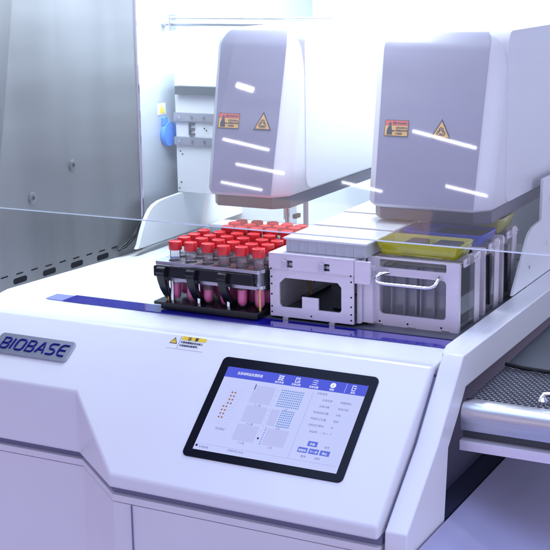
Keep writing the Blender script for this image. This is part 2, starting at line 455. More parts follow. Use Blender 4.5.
# caution label on the console
bm = B(); decal(bm, rect(-.690, -.6485, -.0172, -.0015), SF, .0003); lab = obj('caution_label', bm, M['lblwhite'], inst)
bm = B(); decal(bm, rect(-.6775, -.6495, -.0062, -.0020), SF, .0005); obj('yellow_band', bm, M['lblyellow'], lab)
bm = B(); extr(bm, [(-.6895, -.0118), (-.6805, -.0118), (-.6850, -.0040)], SF, .0003, .0005)
obj('warning_triangle', bm, M['ink'], lab)
bm = B(); extr(bm, [(-.6882, -.0111), (-.6818, -.0111), (-.6850, -.0055)], SF, .0005, .0006); obj('triangle_fill', bm, M['lblyellow'], lab)
bm = B(); merge(bm, text_bm('注   意', .0044, SF, -.6705, -.0058, .0007, bold=.00005))
merge(bm, text_bm('不要将重物放在台面上', .0026, SF, -.6772, -.0100, .0005, bold=.00004))
merge(bm, text_bm('以免造成设备损坏。', .0026, SF, -.6772, -.0138, .0005, bold=.00004))
extr(bm, rect(-.6788, -.6785, -.0165, -.002), SF, .0003, .0005)
extr(bm, rect(-.6853, -.6847, -.0085, -.0065), SF, .0006, .0007); extr(bm, rect(-.6853, -.6847, -.0104, -.0096), SF, .0006, .0007)
obj('label_text', bm, M['ink'], lab)

# touch screen
bm = B(); extr(bm, rrect(-.6222, -.4570, -.1316, -.0188, .0055), SF, -.002, .0012)
ts = obj('touchscreen', bm, M['glassblack'], inst, bevel=.0005, seg=2)
DX0, DX1, DV0, DV1 = -.6128, -.4648, .0300, .1236           # display
bm = B(); decal(bm, rect(DX0, DX1, -DV1, -DV0), SF, .00145); obj('display', bm, M['scr_bg'], ts)
W_, H_ = DX1 - DX0, DV1 - DV0
def dxy(a, b): return DX0 + a * W_, -DV0 - b * H_           # a right 0..1, b down 0..1
def drect(bm, a0, a1, b0, b1, d=.0016):
    x0, y0 = dxy(a0, b1); x1, y1 = dxy(a1, b0); decal(bm, rect(x0, x1, y0, y1), SF, d, .0001)
bm = B(); drect(bm, 0, 1, 0, .125); obj('menu_bar', bm, M['scr_bar'], ts)
bm = B(); x, y = dxy(.085, .078); merge(bm, text_bm('全自动样品处理系统', .0036, SF, x, y, .0018, sx=.85))
for a, t in ((.40, '运行实验'), (.52, '实验记录'), (.645, '系统设置'), (.77, '帮助'), (.915, '退出')):
    x, y = dxy(a, .112); merge(bm, text_bm(t, .0024, SF, x, y, .0018, align='CENTER'))
def ring(bm, cx, cy, r0, r1, d, n=16, fr=SF, a0=0, a1=360, th=.0001):
    k = max(3, int(n * (a1 - a0) / 360))
    for i in range(k):
        t0, t1 = R(a0 + (a1 - a0) * i / k), R(a0 + (a1 - a0) * (i + 1) / k)
        extr(bm, [(cx + r0 * math.cos(t0), cy + r0 * math.sin(t0)), (cx + r1 * math.cos(t0), cy + r1 * math.sin(t0)),
                  (cx + r1 * math.cos(t1), cy + r1 * math.sin(t1)), (cx + r0 * math.cos(t1), cy + r0 * math.sin(t1))], fr, d - th, d)
for k in range(3):
    drect(bm, .383, .400, .022 + k * .022, .034 + k * .022, .0018); drect(bm, .403, .420, .022 + k * .022, .034 + k * .022, .0018)
drect(bm, .505, .509, .02, .080, .0018); drect(bm, .505, .534, .02, .027, .0018); drect(bm, .530, .534, .02, .050, .0018); drect(bm, .505, .522, .074, .080, .0018)
drect(bm, .522, .540, .056, .062, .0018); drect(bm, .522, .540, .074, .080, .0018); drect(bm, .522, .525, .056, .080, .0018); drect(bm, .537, .540, .056, .080, .0018); drect(bm, .513, .526, .036, .040, .0018)
for k in range(3): drect(bm, .634, .662, .022 + k * .024, .028 + k * .024, .0018); drect(bm, .626, .630, .022 + k * .024, .028 + k * .024, .0018)
x, y = dxy(.77, .052); decal(bm, circ(x, y, .0029, 16), SF, .0018, .0001)
drect(bm, .858, .8595, .01, .115, .0018)
drect(bm, .900, .904, .02, .082, .0018); drect(bm, .900, .925, .02, .027, .0018); drect(bm, .900, .925, .075, .082, .0018); drect(bm, .922, .925, .02, .038, .0018); drect(bm, .922, .925, .064, .082, .0018); drect(bm, .911, .930, .047, .055, .0018)
mt_ = obj('menu_text', bm, M['scr_white'], ts)
bm = B(); drect(bm, .7685, .7715, .048, .070, .0020); drect(bm, .7685, .7715, .033, .040, .0020); obj('info_mark', bm, M['scr_bar'], ts)
# plate maps
bm = B()
for a0, a1, b0, b1, nx, ny in ((.245, .395, .175, .385, 16, 10), (.245, .395, .415, .610, 16, 10), (.235, .390, .640, .830, 16, 10), (.425, .485, .420, .610, 7, 10), (.450, .600, .640, .830, 14, 10)):
    drect(bm, a0, a1, b0, b1)
obj('plate_map', bm, M['scr_grid'], ts)
bm = B()
for a0, a1, b0, b1, nx, ny in ((.245, .395, .175, .385, 15, 10), (.245, .395, .415, .610, 15, 10), (.235, .390, .640, .830, 15, 10), (.425, .485, .420, .610, 6, 10), (.450, .600, .640, .830, 14, 10)):
    for i in range(nx):
        for j in range(ny):
            x, y = dxy(a0 + (i + .5) * (a1 - a0) / nx, b0 + (j + .5) * (b1 - b0) / ny); decal(bm, rect(x - .0003, x + .0003, y - .0003, y + .0003), SF, .0018, .0001)
for i in range(6):
    for j in range(14):
        x, y = dxy(.085 + i * .0175, .27 + j * .034); decal(bm, circ(x, y, .00045, 5), SF, .0016, .0001)
obj('well_grid', bm, M['scr_grid2'], ts)
bm = B()
for i in range(12):
    for j in range(8):
        x, y = dxy(.445 + i * .0136, .190 + j * .0265); decal(bm, circ(x, y, .00078, 6), SF, .0018, .0001)
for i in range(7):
    for j in range(8):
        x, y = dxy(.500 + i * .0136, .425 + j * .0255); decal(bm, circ(x, y, .00078, 6), SF, .0019, .0001)
for j in range(8):
    x, y = dxy(.437, .645 + j * .0255); decal(bm, circ(x, y, .0007, 6), SF, .0018, .0001)
obj('well_marks', bm, M['scr_cyan'], ts)
bm = B()
for i, j in [(1, 0), (2, 0), (1, 1), (2, 1), (1, 2), (2, 2), (1, 3), (2, 3), (0, 4), (1, 4), (0, 5), (1, 5), (0, 6), (1, 6), (0, 7), (1, 7)]:
    x, y = dxy(.085 + i * .022, .300 + j * .043); decal(bm, circ(x, y, .0010, 8), SF, .0019, .0001)
obj('sample_marks', bm, M['scr_orange'], ts)
bm = B()
for a, b, t in ((.095, .745, '样品管区'), (.295, .415, 'P 1 盘'), (.295, .638, 'P 2 盘'), (.29, .862, 'P 3 盘'), (.50, .418, '1 区'), (.50, .638, '2 区'), (.50, .862, '3 区'),
                (.735, .245, '实验名称:'), (.86, .245, '核酸提取1'), (.730, .318, '实验步骤:'), (.86, .318, '样品分装'), (.705, .391, '样品起始位置:'), (.86, .391, '开始'),
                (.705, .464, '样品终止位置:'), (.86, .464, '等待'), (.705, .537, '当前运行模块:'), (.86, .537, '无'), (.730, .610, '样品数:'), (.80, .610, '— 24 +  个'),
                (.865, .758, '选项'), (.735, .892, '暂停'), (.830, .892, '继续'), (.035, .975, '系统就绪'), (.24, .965, '实验时间 00:00'), (.685, .175, '实验信息')):
    x, y = dxy(a, b); merge(bm, text_bm(t, .0026, SF, x, y, .0018))
for j in range(9): x, y = dxy(.412, .20 + j * .06); decal(bm, circ(x, y, .0004, 5), SF, .0018, .0001)
drect(bm, .655, .6562, .15, .93, .0016); drect(bm, 0.01, .99, .928, .9295, .0016)
obj('screen_text', bm, M['scr_ink'], ts)
bm = B(); drect(bm, .248, .253, .165, .230, .0019); obj('tip_marker', bm, M['scr_black'], ts)
for a, b, r0 in ((.412, .770, .0011), (.018, .955, .0013)):
    bm = B(); x, y = dxy(a, b); decal(bm, circ(x, y, r0, 8), SF, .0019, .0001); obj('dot_marker', bm, M['scr_black'], ts)
for a0, a1, b0, b1 in ((.750, .815, .705, .762), (.700, .765, .785, .842), (.775, .840, .785, .842), (.850, .915, .785, .842)):
    bm = B(); drect(bm, a0, a1, b0, b1, .0018); bt = obj('screen_button', bm, M['scr_btn'], ts)
bm = B()
for a, b, t in ((.7825, .748, '开始'), (.7325, .828, '初始化'), (.8075, .828, '下一步'), (.8825, .828, '停止')):
    x, y = dxy(a, b); merge(bm, text_bm(t, .0026, SF, x, y, .0019, align='CENTER'))
obj('button_text', bm, M['scr_white'], ts)

# ================================================================== heads
def biohazard(bm, fr, cx, cy, s, d):
    for k in range(3):
        a = R(90 + 120 * k); x, y = cx + .38 * s * math.cos(a), cy + .38 * s * math.sin(a)
        ring(bm, x, y, .30 * s, .46 * s, d, 14, fr, math.degrees(a) - 138, math.degrees(a) + 138)
    ring(bm, cx, cy, .36 * s, .46 * s, d, 14, fr)

def make_head(x0, x1, label, sx, tx, ymax, rods, ztop=.2905):
    hd = thing('processing_head', label, 'instrument head', ((x0 + x1) / 2, 1.45, .094), 'tall white processing heads over the deck')
    ZB_ = .1065
    yf = lambda z: 1.2935 + (z - .1065) * .272
    def outline(z, ins):
        y = yf(z) + ins; a, b = x0 + ins - .008 * (z - .1065) / .17, x1 - ins
        ch = [(0, .024), (.0004, .020), (.0018, .0170), (.0125, .0022), (.0148, .0005), (.0185, 0)]
        return [(b, ymax, z), (a, ymax, z)] + [(a + p, y + q, z) for p, q in ch] + [(b - p, y + q, z) for p, q in reversed(ch)]
    lv = [(ZB_, .003), (ZB_ + .0012, .0012), (ZB_ + .0035, 0)] + [(ZB_ + .0035 + (ztop - .019 - ZB_ - .0035) * i / 6, 0) for i in range(1, 7)]
    for i in range(1, 7):
        t = R(90 * i / 6); lv.append((ztop - .019 + .019 * math.sin(t), .019 * (1 - math.cos(t))))
    b = B(); rings = [[b.verts.new(p) for p in outline(z, i)] for z, i in lv]
    for p, q in zip(rings, rings[1:]):
        for k in range(len(p)): b.faces.new((p[k], p[(k + 1) % len(p)], q[(k + 1) % len(p)], q[k]))
    b.faces.new(rings[0][::-1]); b.faces.new(rings[-1])
    bmesh.ops.recalc_face_normals(b, faces=b.faces)
    obj('shell', b, M['head'], hd, smooth=True)
    sh = lambda z: .008 * (z - .1065) / .17
    b = B(); fs_ = []
    zt = ztop - .019
    zz = [(.1105 + (zt - .1105) * i / 6, 0) for i in range(7)] + [(zt + .019 * math.sin(R(t)), .019 * (1 - math.cos(R(t)))) for t in (12, 24, 36, 48, 60, 72)]
    LFT = [b.verts.new((x0 + .0150 - sh(z) + q * .6, yf(z) + q - .0007, z + q * .1)) for z, q in zz]; RGT = [b.verts.new((x1 - .0155 - q * .6, yf(z) + q - .0007, z + q * .1)) for z, q in zz]
    L2 = [b.verts.new((v.co.x, v.co.y + .0011, v.co.z)) for v in LFT]; R2 = [b.verts.new((v.co.x, v.co.y + .0011, v.co.z)) for v in RGT]
    K = len(zz) - 1
    for i in range(K):
        b.faces.new((LFT[i], RGT[i], RGT[i + 1], LFT[i + 1])); b.faces.new((LFT[i], LFT[i + 1], L2[i + 1], L2[i])); b.faces.new((RGT[i + 1], RGT[i], R2[i], R2[i + 1]))
    b.faces.new((LFT[0], L2[0], R2[0], RGT[0])); b.faces.new((LFT[K], RGT[K], R2[K], L2[K]))
    bmesh.ops.recalc_face_normals(b, faces=b.faces)
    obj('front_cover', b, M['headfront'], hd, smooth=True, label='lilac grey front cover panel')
    b = B()
    rr_ = rrect(1.352, ymax + .004, .1085, ztop + .001, .014, 6)
    extr(b, rr_, (Vector((0, 0, 0)), Vector((0, 1, 0)), Vector((0, 0, 1)), Vector((1, 0, 0))), x0 + .006, x1 + .0010)
    obj('rear_housing', b, M['head'], hd, bevel=.0015)
    b = B()
    o = [(x0 + .006, ymax - .004), (x0 + .006, 1.318), (x0 + .018, 1.303), (x1 - .018, 1.303), (x1 - .003, 1.318), (x1 - .003, ymax - .004)]
    extr(b, o, frame((0, 0, 0), (1, 0, 0), (0, 1, 0)), .0925, .1060)
    obj('base_plate', b, M['under'], hd, bevel=.001)
    # stickers on the raked front
    f0 = Vector((0, yf(.19) - .0008, .19)); fr = frame(f0, (1, 0, 0), (0, .272, 1))
    b = B(); decal(b, rect(sx, sx + .0272, -.0095, .0080), fr, .0006); st = obj('warning_sticker', b, M['ink'], hd)
    b = B(); decal(b, rect(sx + .0006, sx + .0266, .0021, .0074), fr, .0008); obj('red_band', b, M['lblred'], st)
    b = B(); decal(b, rect(sx + .0006, sx + .0266, -.0089, .0019), fr, .0008); obj('yellow_field', b, M['lblorange'], st)
    b = B()
    extr(b, circ(sx + .0062, .0036, .0016, 10), fr, .0008, .0010)
    extr(b, [(sx + .003, -.008), (sx + .0095, -.008), (sx + .0088, -.003), (sx + .0078, .0018), (sx + .0048, .0018), (sx + .0030, -.003)], fr, .0008, .0010)
    extr(b, rect(sx + .0088, sx + .0118, -.0045, -.003), fr, .0008, .0010)
    for t, yy, s in (('警告 WARNING', .0036, .0030), ('注意生物安全', -.0012, .0024), ('请佩戴防护用品', -.0042, .0022), ('严禁触摸', -.0074, .0022)):
        merge(b, text_bm(t, s, fr, sx + .0125 if yy < .003 else sx + .0092, yy, .0010, sx=.95 if yy < .003 else .75, bold=.00002))
    obj('sticker_print', b, M['ink'], st)
    b = B(); extr(b, [(tx - .0115, -.0098), (tx + .0115, -.0098), (tx, .0112)], fr, .0004, .0006); tr = obj('biohazard_sticker', b, M['ink'], hd)
    b = B(); extr(b, [(tx - .0092, -.0084), (tx + .0092, -.0084), (tx, .0083)], fr, .0006, .0008); obj('yellow_field', b, M['lblorange'], tr)
    b = B(); biohazard(b, fr, tx, -.0030, .0062, .0011); obj('biohazard_symbol', b, M['ink'], tr)
    for rx, ry, zb in rods:
        b = B(); tube(b, [(rx, ry, .0928), (rx, ry, zb)], .0032, 12); obj('nozzle_rod', b, M['backpaint'], hd, smooth=True)
    return hd
h1 = make_head(-.7735, -.6665, 'tall white head on the left over the red capped tubes, biohazard triangle on its front', -.7585, -.7010, 1.60, ((-.727, 1.42, .058), (-.70, 1.42, .050)))
h2 = make_head(-.5705, -.4290, 'tall white head on the right over the yellow trays, glare streak crossing its biohazard triangle', -.5525, -.4880, 1.66, ((-.545, 1.45, .060), (-.60 + .045, 1.50, .06)))
# pick-up nozzle of left head
bm = B(); box(bm, -.694, -.684, 1.352, 1.364, .060, .0928); nz = obj('pipette_mount', bm, M['clearbox'], h1, bevel=.001)
bm = B(); tube(bm, [(-.689, 1.350, .095), (-.689, 1.350, .075), (-.689, 1.350, .056)], [.0022, .0022, .001], 10); obj('pipette_tip', bm, M['chrome'], h1, smooth=True)
bm = B(); box(bm, -.683, -.678, 1.350, 1.362, .074, .079); box(bm, -.683, -.679, 1.350, 1.362, .062, .065); obj('pipette_clip', bm, M['black'], h1, bevel=.0006)
bm = B(); box(bm, -.706, -.676, 1.348, 1.366, .0575, .0600); obj('pipette_plate', bm, M['clearbox'], h1, bevel=.0006)

# ================================================================== tube racks and tubes
def make_rack(y0, y1, x0, x1, label, front=True):
    rk = thing('tube_rack', label, 'tube rack', ((x0 + x1) / 2, (y0 + y1) / 2, 0), 'steel racks of red capped tubes')
    xs = TX if front else TX2; ys = TY if front else TY2
    b = B(); panel(b, rrect(x0, x1, y0, y1, .003, 3), [circ(x, y, .0066, 12) for x in xs for y in ys], frame((0, 0, 0), (1, 0, 0), (0, 1, 0)), .0508, .0545)
    obj('top_plate', b, M['steel'], rk)
    b = B(); panel(b, rect(x0 + .004, x1 - .004, y0 + .002, y1 - .002), [circ(x, y, .0066, 12) for x in xs for y in ys], frame((0, 0, 0), (1, 0, 0), (0, 1, 0)), .0335, .0370)
    obj('middle_plate', b, M['steel'], rk)
    b = B()
    extr(b, rrect(x0 - .001, x1 - .0005, y0 - .004, y1, .002, 3), frame((0, 0, 0), (1, 0, 0), (0, 1, 0)), .0075, .0105)
    extr(b, rrect(x0 + .006, x1 - .003, y0 - .001, y1, .002, 3), frame((0, 0, 0), (1, 0, 0), (0, 1, 0)), .0024, .0074)
    obj('base', b, M['black'], rk, bevel=.0004)
    for x in (x0 + .0125, x1 - .0025):
        b = B(); tube(b, [(x, y0 + .006, .0105), (x, y0 + .006, .0335)], .0013, 10); obj('brass_post', b, M['brass'], rk, smooth=True)
    for x in (x0 + .019, x0 + .052, x0 + .088):
        b = B(); tube(b, [(x, y0 + .004, .0105), (x, y0 + .004, .0335)], .0022, 10); obj('steel_post', b, M['chrome'], rk, smooth=True)
    # right end cheeks
    for ya in (y0 + .0025, y1 - .012):
        b = B(); box(b, x1 - .0040, x1 - .0008, ya, ya + .009, .0372, .0506); obj('end_bracket', b, M['steel'], rk, bevel=.0004)
    b = B(); box(b, x1 - .0006, x1 + .0012, y0 + .010, y1 - .002, .0300, .0505); obj('end_panel', b, M['smoke'], rk)
    if front:
        b = B(); extr(b, rrect(x0 + .001, x1 - .006, .0385, .0502, .0015, 3), frame((0, y0 - .0042, 0), (1, 0, 0), (0, 0, 1)), -.006, .0)
        bar = obj('handle_bar', b, M['black'], rk, bevel=.0006)
        for x in (x0 + .0125, x0 + .0495, x0 + .0875):
            b = B()
            yy = y0 - .0062
            prof = [(yy + .003, .0497), (yy - .0015, .0480), (yy - .0040, .0440), (yy - .0040, .0400), (yy - .0015, .0330), (yy + .0025, .0250), (yy + .0085, .0170), (yy + .0150, .0115),
                    (yy + .0215, .0112), (yy + .0205, .0140), (yy + .0130, .0200), (yy + .0080, .0270), (yy + .0045, .0340), (yy + .0035, .0400)]
            extr(b, prof, (Vector((x, 0, 0)), Vector((0, 1, 0)), Vector((0, 0, 1)), Vector((1, 0, 0))), -.0047, .0047)
            hk = obj('hook', b, M['black'], rk, bevel=.0011, seg=3)
            b = B(); tube(b, [(x - .0052, yy - .0002, .0455), (x - .0048, yy - .0002, .0455), (x + .0048, yy - .0002, .0455), (x + .0052, yy - .0002, .0455)], [.0040, .0046, .0046, .0040], 18); obj('hook_knob', b, M['black'], hk, smooth=True)
            b = B()
            for dx in (-.0022, .0022):
                b = B(); lathe(b, [(0, .0016), (.0012, .0012), (.0016, 0)], x + dx, yy - .0012, 10, .0482); obj('rivet', b, M['chrome'], hk, smooth=True)
    return rk
TX = [-.7385 + .0206 * i for i in range(6)]
TY = [1.1785 + .0212 * j for j in range(4)]
TX2 = [-.7235 + .0190 * i for i in range(6)]
TY2 = [1.2660 + .0185 * j for j in range(3)]
make_rack(1.1680, 1.2545, -.7575, -.6305, 'front steel tube rack with black handle bar and three curved hooks')
make_rack(1.2562, 1.3140, -.7430, -.6150, 'rear steel tube rack behind the hooked one', front=False)

ORDN = ['first', 'second', 'third', 'fourth', 'fifth', 'sixth']
def make_tube(lm='pink', fill=.030):
    t = thing('sample_tube', 'x', 'sample tube', (0, 0, 0), 'red capped sample tubes')
    b = B(); lathe(b, [(.0030, .012), (.0052, .0155), (.0057, .020), (.0057, .0690)], 0, 0, 16); g = obj('tube_body', b, M['glass'], t, smooth=True)
    b = B(); lathe(b, [(0, .0128), (.0028, .0135), (.0048, .0165), (.0052, .021), (.0052, fill), (0, fill)], 0, 0, 14); obj('liquid', b, M[lm], g, smooth=True)
    b = B(); n = 32; prof = [(.0067, .0668), (.0071, .0672), (.0071, .0748), (.0067, .0760), (.0056, .0764), (.0052, .0757), (0, .0757)]
    lathe(b, prof, 0, 0, n)
    b.verts.ensure_lookup_table()
    for v in b.verts:                                              # fine knurling
        r = math.hypot(v.co.x, v.co.y)
        if r > .0069:
            k = round(math.atan2(v.co.y, v.co.x) / (2 * math.pi / n))
            if k % 2: v.co.x *= .965; v.co.y *= .965
    obj('cap', b, M['red'], t, smooth=True)
    b = B(); tube(b, [(0, 0, .0575 + 0), (0, 0, .0582)], .0055, 14); obj('graduation_ring', b, M['clearbox'], g)
    return t
protos = [make_tube(), make_tube('magenta', .0335), make_tube('pink', .026)]
def copy_tree(o, parent=None):
    c = o.copy(); COL.objects.link(c)
    if parent: c.parent = parent
    for ch in list(o.children): copy_tree(ch, c)
    return c
used_p = [False] * 3
SIDE = ['leftmost', 'second from left', 'third from left', 'third from right', 'second from right', 'rightmost']
for rk_, xs, ys, nm in ((0, TX, TY, 'front'), (1, TX2, TY2, 'rear')):
    for j, y in enumerate(ys):
        for i, x in enumerate(xs):
            q = random.choice((0, 0, 2)) if i < 3 else random.choice((1, 1, 0))
            t = protos[q] if not used_p[q] else copy_tree(protos[q])
            used_p[q] = True
            t.location = (x + random.uniform(-.0004, .0004), y + random.uniform(-.0004, .0004), random.uniform(-.0006, .0006) + (.0015 if rk_ else 0))
            t.rotation_euler = (R(random.uniform(-.8, .8)), R(random.uniform(-.8, .8)), random.uniform(0, 6.28))
            row = ['nearest', 'second', 'third', 'farthest'][j] if rk_ == 0 else ['nearest', 'middle', 'farthest'][j]
            t['label'] = f'red capped clear tube, {SIDE[i]} in the {row} row of the {nm} rack'

# ================================================================== plate holder (middle)
hf = frame((0, 1.183, 0), (1, 0, 0), (0, 0, 1))
hd = thing('plate_holder', 'low lilac grey metal holder with wide window, carrying clear plate boxes', 'plate holder', (-.578, 1.28, 0))
bm = B(); panel(bm, rect(-.6255, -.5305, .0048, .0555), [[(-.6135, .0165), (-.612, .0150), (-.5885, .0155), (-.5885, .0280), (-.5700, .0280), (-.5700, .0155), (-.5465, .0155), (-.5440, .0180), (-.5440, .0420), (-.5480, .0465), (-.6080, .0465), (-.6145, .0405), (-.6145, .0185)]], hf, -.0022, 0)
obj('front_plate', bm, M['plate'], hd)
bm = B(); panel(bm, rect(-.6260, -.5300, .0555, .0708), [rrect(-.6085, -.5985, .0580, .0655, .0008, 2), rrect(-.5665, -.5565, .0580, .0655, .0008, 2)], hf, -.0022, .0012)
obj('upper_front_plate', bm, M['plate'], hd)
bm = B(); box(bm, -.5298, -.5125, 1.1830, 1.187, .0480, .0712); obj('side_block', bm, M['plate'], hd, bevel=.0006)
bm = B(); box(bm, -.5298, -.5260, 1.190, 1.44, .0048, .0700); obj('right_wall', bm, M['plate'], hd)
bm = B(); box(bm, -.6255, -.6235, 1.1855, 1.44, .0048, .0700); obj('left_wall', bm, M['plate'], hd)
bm = B(); box(bm, -.5258, -.5150, 1.196, 1.44, .0048, .0640); obj('outer_wall', bm, M['plate'], hd, bevel=.0006)
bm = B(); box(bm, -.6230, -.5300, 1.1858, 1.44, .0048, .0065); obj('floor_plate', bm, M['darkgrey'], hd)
bm = B(); box(bm, -.6260, -.5300, 1.1815, 1.44, .0709, .0722); obj('top_plate', bm, M['plate'], hd)
for x in (-.6035, -.5615):
    bm = B(); extr(bm, [(x - .006, .0570), (x - .001, .0565), (x + .0000, .0585), (x + .0000, .0650), (x - .006, .0668)], hf, .0013, .0042)
    l_ = obj('latch', bm, M['chrome'], hd, bevel=.0008)
    bm = B(); box(bm, x - .0005, x + .0045, 1.1835, 1.190, .0600, .0630); obj('latch_tongue', bm, M['steel'], l_)
bm = B()
for x, z in ((-.6235, .0555), (-.6235, .0465), (-.6235, .0390), (-.6235, .0280), (-.6235, .0150), (-.5330, .0555), (-.5330, .0490), (-.5330, .0330), (-.5330, .0230), (-.5330, .0150), (-.5330, .0090), (-.578, .0085), (-.6235, .009)):
    bm = B(); extr(bm, circ(x, z, .0009, 8), hf, 0 if z < .0555 else .0012, .0005 if z < .0555 else .0017); obj('screw', bm, M['dark'], hd)
for x in (-.6065, -.5535):
    bm = B(); box(bm, x - .003, x + .003, 1.1800, 1.1850, .0016, .0047); obj('foot', bm, M['steel'], hd)
bm = B()
for x, y in ((-.565, 1.23), (-.575, 1.30)):
    bm = B(); lathe(bm, [(.010, .0068), (.0085, .0075), (0, .0075)], x, y, 20); obj('locating_boss', bm, M['black'], hd, smooth=True)

def plate_box(x0, x1, y0, y1, z0, z1, label):
    t = thing('clear_plate_box', label, 'plate box', ((x0 + x1) / 2, (y0 + y1) / 2, z0), 'clear lidded boxes on the plate holder')
    b = B(); box(b, x0 + .002, x1 - .002, y0 + .002, y1 - .002, z0, z1 - .0028); obj('box_body', b, M['frost'], t, bevel=.001)
    b = B(); box(b, x0, x1, y0, y1, z1 - .0026, z1); obj('lid', b, M['frostlid'], t, bevel=.001)
    b = B()
    for i in range(9):
        x = x0 + .006 + i * (x1 - x0 - .012) / 8
        box(b, x - .0006, x + .0006, y0 + .0008, y0 + .0019, z0 + .001, z1 - .0055)
    obj('rib', b, M['frost'], t)
    return t
plate_box(-.6130, -.5190, 1.1900, 1.2600, .0723, .0880, 'ribbed clear lidded box nearest the camera on the plate holder')
plate_box(-.6130, -.5190, 1.2630, 1.3380, .0723, .0890, 'clear lidded box in the middle of the plate holder')
plate_box(-.6130, -.5190, 1.3410, 1.4300, .0723, .0900, 'clear lidded box at the back of the plate holder')

# ================================================================== reagent carriers (right)
def carrier(y0, y1, z1, label, full):
    t = thing('reagent_carrier', label, 'reagent carrier', (-.475, (y0 + y1) / 2, 0), 'steel carriers standing one behind another')
    f = frame((0, y0, 0), (1, 0, 0), (0, 0, 1)); x0, x1 = -.5240, -.4262
    holes = [rrect(-.5110, -.4395, .0625, .0710, .0015, 3), rrect(-.5110, -.4395, .0140, .0545, .0045, 4)]
    b = B(); panel(b, rect(x0, x1, .0022, z1), holes, f, -.0025, 0); obj('front_plate', b, M['plate'], t)
    for x in (-.511, -.4755, -.4395):
        b = B(); box(b, x - .0035, x + .0035, y0 - .0018, y0 + .003, .0016, .0040 if x != -.4755 else .0035); obj('foot', b, M['steel'], t)
    b = B()
    for x in (-.5105, -.4800, -.4440):
        b = B(); extr(b, circ(x, .0060, .0010, 8), f, 0, .0004); obj('screw', b, M['dark'], t)
    # right side: clear wall between steel strips
    for a, c in ((y0 + .0026, y0 + .006), (y1 - .018, y1 - .003)):
        b = B(); box(b, x1 - .0022, x1, a, c, .0022, z1 - .002); obj('side_strip', b, M['plate'], t)
    b = B(); box(b, x1 - .0016, x1 - .0006, y0 + .0062, y1 - .0182, .0022, z1 - .003); obj('side_window', b, M['clearbox'], t)
    b = B(); box(b, x0, x0 + .0018, y0 + .0026, y1 - .003, .0022, z1 - .002); obj('left_wall', b, M['plate'], t)
    b = B(); box(b, x0 + .002, x1 - .0025, y1 - .0030, y1 - .0012, .0022, z1 - .004); obj('back_wall', b, M['plate'], t)
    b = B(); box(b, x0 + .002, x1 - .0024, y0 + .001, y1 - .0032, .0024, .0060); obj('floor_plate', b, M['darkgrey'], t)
    # clear bottles / deep wells inside
    b = B()
    box(b, x0 + .008, x1 - .012, y0 + .020, y1 - .008, .008, z1 - .012)
    for x in (.020, .034, .047, .052, .066, .079): box(b, x0 + x, x0 + x + .0016, y0 + .012, y0 + .0198, .012, z1 - .012)
    obj('deep_well_insert', b, M['milky'], t, bevel=.0006)
    # top rim bracket
    b = B(); box(b, x1 - .0004, x1 + .0016, y0 + .012, y1 - .006, z1 - .006, z1 + .0015); rb = obj('rim_bracket', b, M['plate'], t, bevel=.0004)
    b = B(); box(b, x1 + .0017, x1 + .0042, y0 + .020, y0 + .032, z1 - .004, z1 + .006); obj('rim_tab', b, M['steel'], rb, bevel=.0004)
    b = B()
    for k in (.016, .040, .048):
        b = B(); sstep(b, (x1 + .0016, y0 + k, z1 - .002), (1, 0, 0), .0012, .0008, 8); obj('rim_screw', b, M['chrome'], rb)
    if full:
        b = B()
        path = []
        zA, zB = .0590, .0475
        for i in range(7):
            a = R(90 * i / 6); path.append((-.5050 - .0035 * math.sin(a) + .001, y0 - .001 - .006 * (i / 6), zA - .0015 * i / 6 - .006 * (1 - math.cos(a))))
        path = [(-.5005, y0 + .0005, .0580), (-.5040, y0 - .0050, .0580), (-.5072, y0 - .0090, .0572), (-.5092, y0 - .0115, .0552), (-.5098, y0 - .0130, .0528), (-.5085, y0 - .0138, .0502), (-.5050, y0 - .0142, .0490),
                (-.4980, y0 - .0142, .0488), (-.4700, y0 - .0142, .0488), (-.4560, y0 - .0142, .0488), (-.4500, y0 - .0138, .0495), (-.4470, y0 - .0125, .0515), (-.4458, y0 - .0100, .0545), (-.4455, y0 - .0060, .0572), (-.4460, y0 + .0005, .0580)]
        tube(b, path, .0019, 10); obj('handle', b, M['chrome'], t, smooth=True)
    else:
        b = B(); extr(b, [(y0 + .004, .066), (y0 + .013, .066), (y0 + .012, .030), (y0 + .008, .012), (y0 + .006, .030)], (Vector((x1 + .0002, 0, 0)), Vector((0, 1, 0)), Vector((0, 0, 1)), Vector((1, 0, 0))), 0, .004)
        obj('side_latch', b, M['black'], t, bevel=.0006)
    return t
carrier(1.2038, 1.2700, .0728, 'front steel reagent carrier with chrome handle under the yellow tray', True)
carrier(1.2810, 1.3330, .0740, 'middle steel reagent carrier with black side latch under the blue tray', False)
carrier(1.3410, 1.3930, .0760, 'rear steel reagent carrier beside the curved white wing', False)

